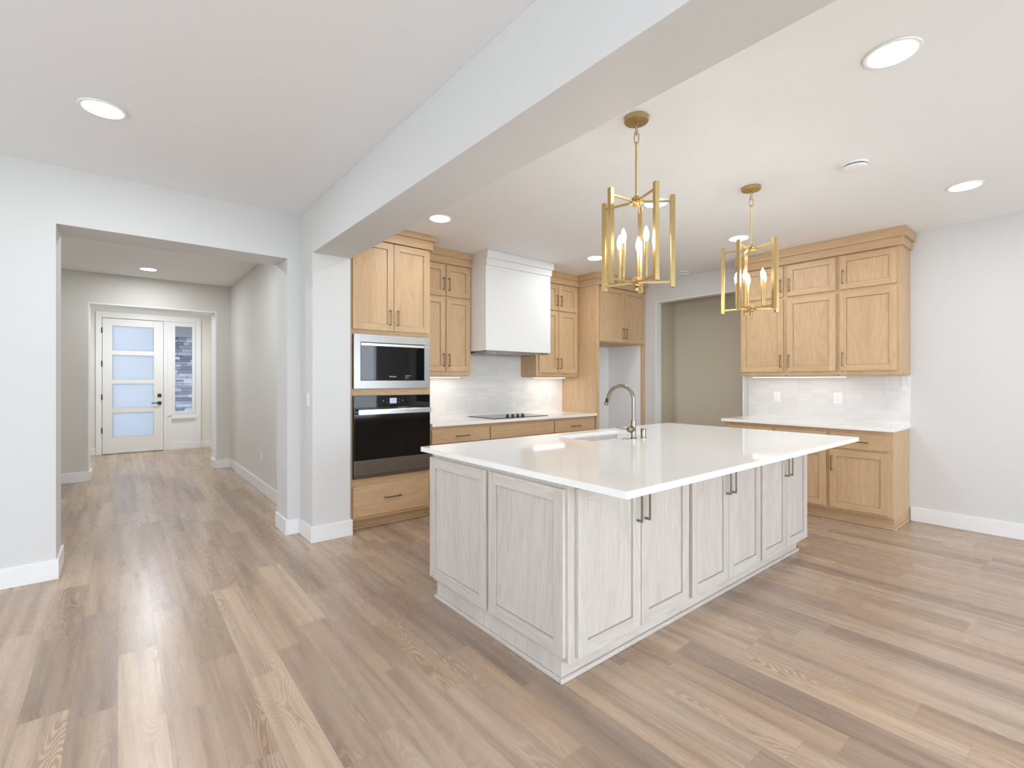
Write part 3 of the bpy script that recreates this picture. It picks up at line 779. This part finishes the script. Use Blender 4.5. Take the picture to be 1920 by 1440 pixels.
# under-cabinet LED bars
def led(label, x0, x1, y0, y1, z, ax, k=1.0):
    L = thing('under_cabinet_light', ((x0+x1)/2, (y0+y1)/2, z), label, 'light')
    MB(L.location).box(x0, x1, y0, y1, z-.010, z).build('housing', WHITEPL, L)
    MB(L.location).box(x0+.01, x1-.01, y0+.004, y1-.004, z-.013, z-.010).build('lens', LEDBAR, L)
    sx, sy = x1-x0-.02, y1-y0
    area('lamp', (0, 0, -.018), (0, 0, 0), sx, sy, UNDER*k*max(sx, sy), (1.0, .96, .92), parent=L)
led('white LED bar under the wall cabinet left of the hood', 2.45, 3.0, 4.60, 4.625, 1.386, 0)
led('white LED bar under the wall cabinet right of the hood', 4.12, 4.70, 4.60, 4.625, 1.386, 0)
led('long white LED bar under the oak wall cabinets on the side wall', 5.70, 5.725, 1.62, 2.55, 1.386, 1, 0.55)

# ------------------------------------------------------------------ range hood
R = thing('range_hood', (3.515, 4.45, 1.665), 'boxy white painted range hood cover reaching the ceiling above the cooktop', 'range hood')
MB(R.location).box(3.040, 4.000, 4.165, 4.755, 1.668, 2.60).build('body', HOODP, R, bevel=.002)
MB(R.location).box(3.0395, 4.012, 4.151, 4.16, 2.588, 2.664).box(3.0395, 4.012, 4.155, 4.755, 2.588, 2.664).box(3.0395, 4.028, 4.133, 4.755, 2.664, ZK-.001).build('crown', HOODP, R, bevel=.002)
MB(R.location).box(3.06, 3.98, 4.185, 4.745, 1.648, 1.668).build('insert', STEEL, R)
w = MB(R.location)
for x in (3.13, 3.55): 
    for i in range(12): w.box(x, x+.36, 4.27+i*.034, 4.285+i*.034, 1.643, 1.648)
w.build('baffle_filter', STEEL_B, R)
MB(R.location).lathe((3.2, 4.235, 1.643), [(.022, 0), (.022, .005)], 20).build('hood_lamp', WHITEPL, R)
MB(R.location).lathe((3.84, 4.235, 1.643), [(.022, 0), (.022, .005)], 20).build('hood_lamp', WHITEPL, R)

# ------------------------------------------------------------------ refrigerator surround
F = thing('refrigerator_cabinet', (5.32, 4.45, 0), 'tall natural oak refrigerator surround with two-door cabinet over the empty alcove', 'cabinet')
MB(F.location).box(4.790, 4.850, 4.130, 4.755, 0, 2.60).build('tall_panel', OAK, F, bevel=.001, seg=1)
MB(F.location).box(4.850, 5.862, 4.155, 4.755, 1.850, 2.60).build('body', OAK, F, bevel=.001, seg=1)
MB(F.location).box(5.785, 5.862, 4.137, 4.158, 0, 1.850).build('side_stile', OAK, F)
shaker('door', '-Y', TY, 4.872, 5.375, 1.862, 2.585, F, OAK, hnd=(5.345, 1.985, .14, True))
shaker('door', '-Y', TY, 5.380, 5.860, 1.862, 2.585, F, OAK, hnd=(5.410, 1.985, .14, True))
w = MB(F.location); w.box(4.790, 5.862, 4.112, 4.755, 2.592, 2.672, 0).box(4.776, 4.790, 4.112, 4.425, 2.592, 2.672, 1).box(4.790, 5.862, 4.088, 4.755, 2.672, ZK-.001, 0).box(4.752, 4.790, 4.088, 4.408, 2.672, ZK-.001, 1)
w.build('crown', OAK, F, bevel=.001, seg=1)

# ------------------------------------------------------------------ base cabinets on the range wall
BY = 4.155
def base_cab(label, x0, x1, d0, d1, hnd):
    R = thing('base_cabinet', ((x0+x1)/2, 4.45, 0), label, 'cabinet', 'range wall base cabinets')
    MB(R.location).box(x0, x1, BY, 4.755, .10, .884).build('body', OAK, R, bevel=.001, seg=1)
    MB(R.location).box(x0, x1, BY+.075, BY+.09, 0, .10, 0).build('toe_kick', OAK, R)
    c = (d0+d1)/2
    slab('drawer', '-Y', BY, d0, d1, .712, .852, R, OAK, hnd=(c, .777, .16, False) if hnd else None)
    slab('drawer', '-Y', BY, d0, d1, .425, .695, R, OAK, hnd=(c, .60, .16, False))
    slab('drawer', '-Y', BY, d0, d1, .125, .408, R, OAK, hnd=(c, .31, .16, False))
base_cab('natural oak drawer base cabinet next to the wall oven', 2.358, 3.080, 2.366, 3.072, True)
base_cab('natural oak base cabinet under the cooktop with plain handleless top front', 3.080, 4.038, 3.088, 4.030, False)
base_cab('natural oak drawer base cabinet next to the refrigerator panel', 4.038, 4.788, 4.046, 4.765, True)
tag(MB((3.57, 4.44, .885)).box(2.359, 4.788, 4.112, 4.757, .885, .915).build('range_countertop', QUARTZ, bevel=.002),
    'white quartz countertop along the range wall under the cooktop', 'countertop')
struct('trim_4', MB().box(2.357, 4.789, 4.750, 4.760, .915, 1.70), TILE_X)

C = thing('cooktop', (3.6, 4.48, .915), 'flat black glass cooktop with four knobs in the range countertop', 'cooktop')
MB(C.location).box(3.19, 4.02, 4.225, 4.72, .9155, .921).build('glass', BLACKGLASS, C, bevel=.001)
for x, y in ((3.455, 4.31), (3.525, 4.30), (3.610, 4.31), (3.675, 4.30)):
    w = MB(C.location).lathe((x, y, .921), [(.022, 0), (.022, .004), (.018, .008), (.0165, .026), (.0145, .029)], 18); w.box(x-.003, x+.003, y-.020, y+.020, .928, .9515)
    w.build('knob', BLACKPL, C)

# ------------------------------------------------------------------ side wall cabinets
UX = 5.550
cols = ((1.140, 1.643, 1.172, 1.627, 1.598), (1.643, 2.130, 1.660, 2.111, 2.087+.005), (2.130, 2.610, 2.150, 2.604, 2.174))
labs = ('right-hand natural oak wall cabinet unit on the side wall, next to bare white wall', 'middle natural oak wall cabinet unit on the side wall',
        'left-hand natural oak wall cabinet unit on the side wall, next to the doorway')
for i, (y0, y1, a, b, hy) in enumerate(cols):
    R = thing('wall_cabinet', (5.7, (y0+y1)/2, 1.40), labs[i], 'cabinet', 'side wall cabinets')
    MB(R.location).box(UX, 5.862, y0, y1, 1.400, 2.600).build('body', OAK, R, bevel=.001, seg=1)
    MB(R.location).box(UX+.01, 5.85, y0+.01, y1-.01, 1.388, 1.400, 1).build('light_rail', OAK, R)
    hh = a+.026 if 0 else None
    hpos = {0: b-.028, 1: b-.022, 2: a+.022}[i]
    shaker('door', '-X', UX, a, b, 1.437, 2.213, R, OAK, fw=.058, hnd=(hpos, 1.55, .135, True))
    shaker('door', '-X', UX, a, b, 2.243, 2.572, R, OAK, fw=.058, hnd=(hpos, 2.362, .135, True))
w = MB((5.6, 1.9, 2.6))
w.box(UX-.038, 5.862, 1.122, 2.628, 2.584, 2.660, 1).box(UX-.062, 5.862, 1.098, 2.652, 2.660, ZK-.001, 1)
tag(w.build('crown_molding', OAK, bevel=.001, seg=1), 'stepped oak crown molding along the top of the side wall cabinets', 'molding')

SXF = 5.285
bl = ('right-hand natural oak base cabinet unit of the side counter, its full front in view', 'middle natural oak base cabinet unit of the side counter, partly behind island',
      'left-hand natural oak base cabinet unit of the side counter, hidden behind the island')
for i, (y0, y1, a, b) in enumerate(((1.146, 1.648, 1.175, 1.632), (1.648, 2.137, 1.663, 2.124), (2.137, 2.665, 2.150, 2.640))):
    R = thing('base_cabinet', (5.57, (y0+y1)/2, 0), bl[i], 'cabinet', 'side base cabinets')
    MB(R.location).box(SXF, 5.862, y0, y1, .110, .884).build('body', OAK, R, bevel=.001, seg=1)
    w = MB(R.location).box(SXF+.068, SXF+.083, y0+(.006 if i == 0 else 0), y1, 0, .110, 1)
    if i == 0: w.box(SXF+.083, 5.848, y0+.006, y0+.02, 0, .110, 0)
    w.build('toe_kick', OAK, R)
    w = MB(R.location).box(SXF+.054, SXF+.068, y0-(.008 if i == 0 else 0), y1, 0, .02, 1)
    if i == 0: w.box(SXF+.068, 5.848, y0-.008, y0+.006, 0, .02, 0)
    w.build('shoe_molding', OAK, R, bevel=.005)
    c = (a+b)/2
    slab('drawer', '-X', SXF, a, b, .706, .850, R, OAK, hnd=(c, .775, .16, False))
    shaker('door', '-X', SXF, a, b, .135, .684, R, OAK, fw=.058, hnd=({0: b-.022, 1: b-.022, 2: a+.022}[i], .558, .14, True))
tag(MB((5.55, 1.9, .885)).box(5.240, 5.862, 1.132, 2.690, .885, .915).build('side_countertop', QUARTZ, bevel=.002),
    'white quartz countertop of the side wall cabinets beyond the island', 'countertop')
struct('trim_5', MB().box(5.855, 5.865, 1.136, 2.666, .915, 1.40), TILE_Y)

# ------------------------------------------------------------------ outlets, switches
def plate(name, label, cat, face, P, a, z, w_=.074, h_=.118, kind='outlet', m=WHITEPL):
    loc = pt(face, P, a, z, 0)
    R = thing(name, loc, label, cat, 'wall outlets' if cat == 'outlet' else 'light switches')
    q = MB(R.location); fb(q, face, P, a-w_/2, a+w_/2, z-h_/2, z+h_/2, .0003, .006); q.build('cover_plate', m, R, bevel=.002)
    if kind == 'outlet':
        for dz in (-.02, .02):
            q = MB(R.location); fb(q, face, P, a-.017, a+.017, z+dz-.015, z+dz+.015, .006, .008); ob = q.build('socket', m, R, bevel=.001)
            q = MB(R.location)
            for s in (-.006, .006): fb(q, face, P, a+s-.001, a+s+.001, z+dz-.003, z+dz+.006, .008, .0084)
            q.build('slot', LOGOD, ob)
    else:
        q = MB(R.location); fb(q, face, P, a-.016, a+.016, z-.033, z+.033, .006, .010); q.build('rocker', m, R, bevel=.002)
plate('light_switch', 'white rocker switch on the side wall backsplash nearer the doorway', 'switch', '-X', 5.855, 2.34, 1.156, kind='rocker')
plate('wall_outlet', 'white double outlet on the side wall backsplash nearer the room corner', 'outlet', '-X', 5.855, 1.735, 1.156, w_=.085)
plate('wall_outlet', 'white outlet on the range backsplash right of the cooktop', 'outlet', '-Y', 4.750, 4.53, 1.145)
plate('light_switch', 'white rocker switch on the side of the white column', 'switch', '-X', 1.224, 4.20, 1.18, kind='rocker')
plate('wall_outlet', 'white outlet low on the right wall of the hallway', 'outlet', '-X', 1.32, 6.42, .43)
plate('light_switch', 'small white switch on the foyer side wall by the sidelight', 'switch', '-X', 1.40, 10.9, 1.2, kind='rocker')

# ------------------------------------------------------------------ recessed lights, smoke detectors
def rlight(x, y, z, label, power=DOWN, col=(.90, .945, 1.0)):
    R = thing('recessed_light', (x, y, z), label, 'ceiling light', 'recessed ceiling lights')
    MB(R.location).lathe((x, y, z-.001), [(.088, -.006), (.100, -.006), (.103, -.002), (.103, 0), (.088, 0)], 40).build('trim_ring', WHITEPL, R, smooth=True)
    MB(R.location).lathe((x, y, z-.002), [(.086, -.0065), (.086, 0)], 40).build('lens', LENS, R)
    area('lamp', (0, 0, -.016), (0, 0, 0), .17, .17, power, col, parent=R, shape='DISK')
rlight(-.073, 3.36, ZL, 'round lit recessed ceiling light above the hallway entrance left of the beam', power=DOWN*1.6)
rlight(2.566, .560, ZK, 'round lit recessed ceiling light nearest the camera, at the upper right edge')
rlight(4.721, .607, ZK, 'round lit recessed ceiling light above the floor right of the side cabinets')
rlight(3.279, 2.213, ZK, 'round lit recessed ceiling light seen through the nearer brass pendant')
rlight(4.722, 2.244, ZK, 'round lit recessed ceiling light seen just behind the farther brass pendant')
rlight(4.208, 3.642, ZK, 'round lit recessed ceiling light in front of the refrigerator cabinet', power=DOWN*1.1)
rlight(2.142, 3.607, ZK, 'round lit recessed ceiling light in front of the oven tower', power=DOWN*.6)
rlight(.273*1.02, 7.80, ZL, 'round lit recessed ceiling light inside the hallway', power=DOWN*1.9)
rlight(.28, 5.70, ZL, 'round recessed ceiling light just inside the hallway opening, above the header', power=DOWN*2.4)  # extra lamp out of view, put in to brighten the hallway
rlight(.40, 10.1, ZL, 'round recessed ceiling light in the entry in front of the front door', power=DOWN*4.5)
def smoke(x, y, label):
    R = thing('smoke_detector', (x, y, ZK), label, 'smoke detector', 'smoke detectors on the kitchen ceiling')
    MB(R.location).lathe((x, y, ZK-.001), [(.070, -.012), (.074, 0)], 32).build('base', WHITEPL, R, smooth=True)
    MB(R.location).lathe((x, y, ZK-.013), [(.058, -.008), (.060, 0)], 32).build('vent', BLACKPL, R)
    MB(R.location).lathe((x, y, ZK-.021), [(.040, -.016), (.062, -.010), (.068, 0)], 32).build('cover', WHITEPL, R, smooth=True)
smoke(3.69, 1.00, 'white round smoke detector on the ceiling right of the farther pendant')
smoke(5.66, 3.40, 'white round smoke detector on the ceiling by the pantry doorway')

# ------------------------------------------------------------------ pendants
def pendant(cx, cy, label, a0=30):
    z = ZK
    R = thing('pendant_light', (cx, cy, z), label, 'pendant light', 'brass pendants over the island')
    o = R.location
    MB(o).lathe((cx, cy, z-.001), [(.010, -.026), (.060, -.024), (.064, -.020), (.064, 0)], 36).build('canopy', BRASS, R, smooth=True)
    def link(zc, ang):
        c = []
        for i in range(20):
            a = 2*math.pi*i/20; s, t = .012*math.cos(a), .022*math.sin(a)+(.010 if math.sin(a) > 0 else -.010)
            c.append((cx+s*math.cos(ang), cy+s*math.sin(ang), zc+t))
        return MB(o).tube(c, .0028, 8, closed=True).build('chain_link', BRASS, R, smooth=True)
    MB(o).tube([(cx, cy, z-.025), (cx, cy, z-.038)], .006, 10).build('loop_stem', BRASS, R)
    link(z-.062, .9); link(z-.112+.005, 2.4)
    MB(o).tube([(cx, cy, z-.130), (cx, cy, z-.145), (cx, cy, z-.150), (cx, cy, 2.33)], [.004, .0085, .0062, .0062], 12).build('rod', BRASS, R, smooth=True)
    for nm, zz in (('upper_hub', 2.295), ('lower_hub', 1.862)):
        w = MB(o).lathe((cx, cy, zz-.020), [(.017, 0), (.0195, .003), (.0195, .044), (.017, .047)], 20)
        for i in range(5):
            a = math.radians(a0+72*i); d = Vector((math.cos(a), math.sin(a), 0)); c = Vector((cx, cy, zz+.002))
            w.tube([c+d*.017, c+d*.034], .0135, 14)
        w.build(nm, BRASS, R, smooth=True)
    MB(o).lathe((cx, cy, 1.815), [(.008, 0), (.012, .006), (.012, .018), (.007, .028)], 16).build('finial', BRASS, R, smooth=True)
    for i in range(5):
        a = math.radians(a0+72*i); d = Vector((math.cos(a), math.sin(a), 0))
        for zz in (2.297, 1.864):
            c = Vector((cx, cy, zz)); MB(o).bar(c+d*.030, c+d*.180, .009, .011).build('arm', BRASS, R)
        p = Vector((cx, cy, 0))+d*.190
        w = MB(o); w.bar(p+Vector((0, 0, 1.838)), p+Vector((0, 0, 2.330)), .024, .024)
        ob = w.build('vertical_bar', BRASS, R, bevel=.001, seg=1)
        # orient the flat bar radially
        me = ob.data
        for v in me.vertices:
            q = v.co+o-p; s = Vector((-d.y, d.x, 0))
            v.co = p + d*q.x + s*q.y + Vector((0, 0, q.z)) - o
        p = Vector((cx, cy, 0))+d*.098
        MB(o).lathe((p.x, p.y, 1.868), [(.006, 0), (.006, .010), (.0085, .012), (.0115, .185), (.0115, .190)], 16).build('candle_sleeve', BRASS, R, smooth=True)
        MB(o).lathe((p.x, p.y, 2.058), [(.009, 0), (.010, .008), (.0135, .022), (.0145, .032), (.0120, .050), (.007, .068), (.001, .080)], 18).build('bulb', BULBM, R, smooth=True)
pendant(2.140, 1.565, 'nearer and larger-looking brass cage pendant with five candle bulbs above the island')
pendant(3.555, 1.598, 'farther brass cage pendant with five candle bulbs above the island end', a0=36)
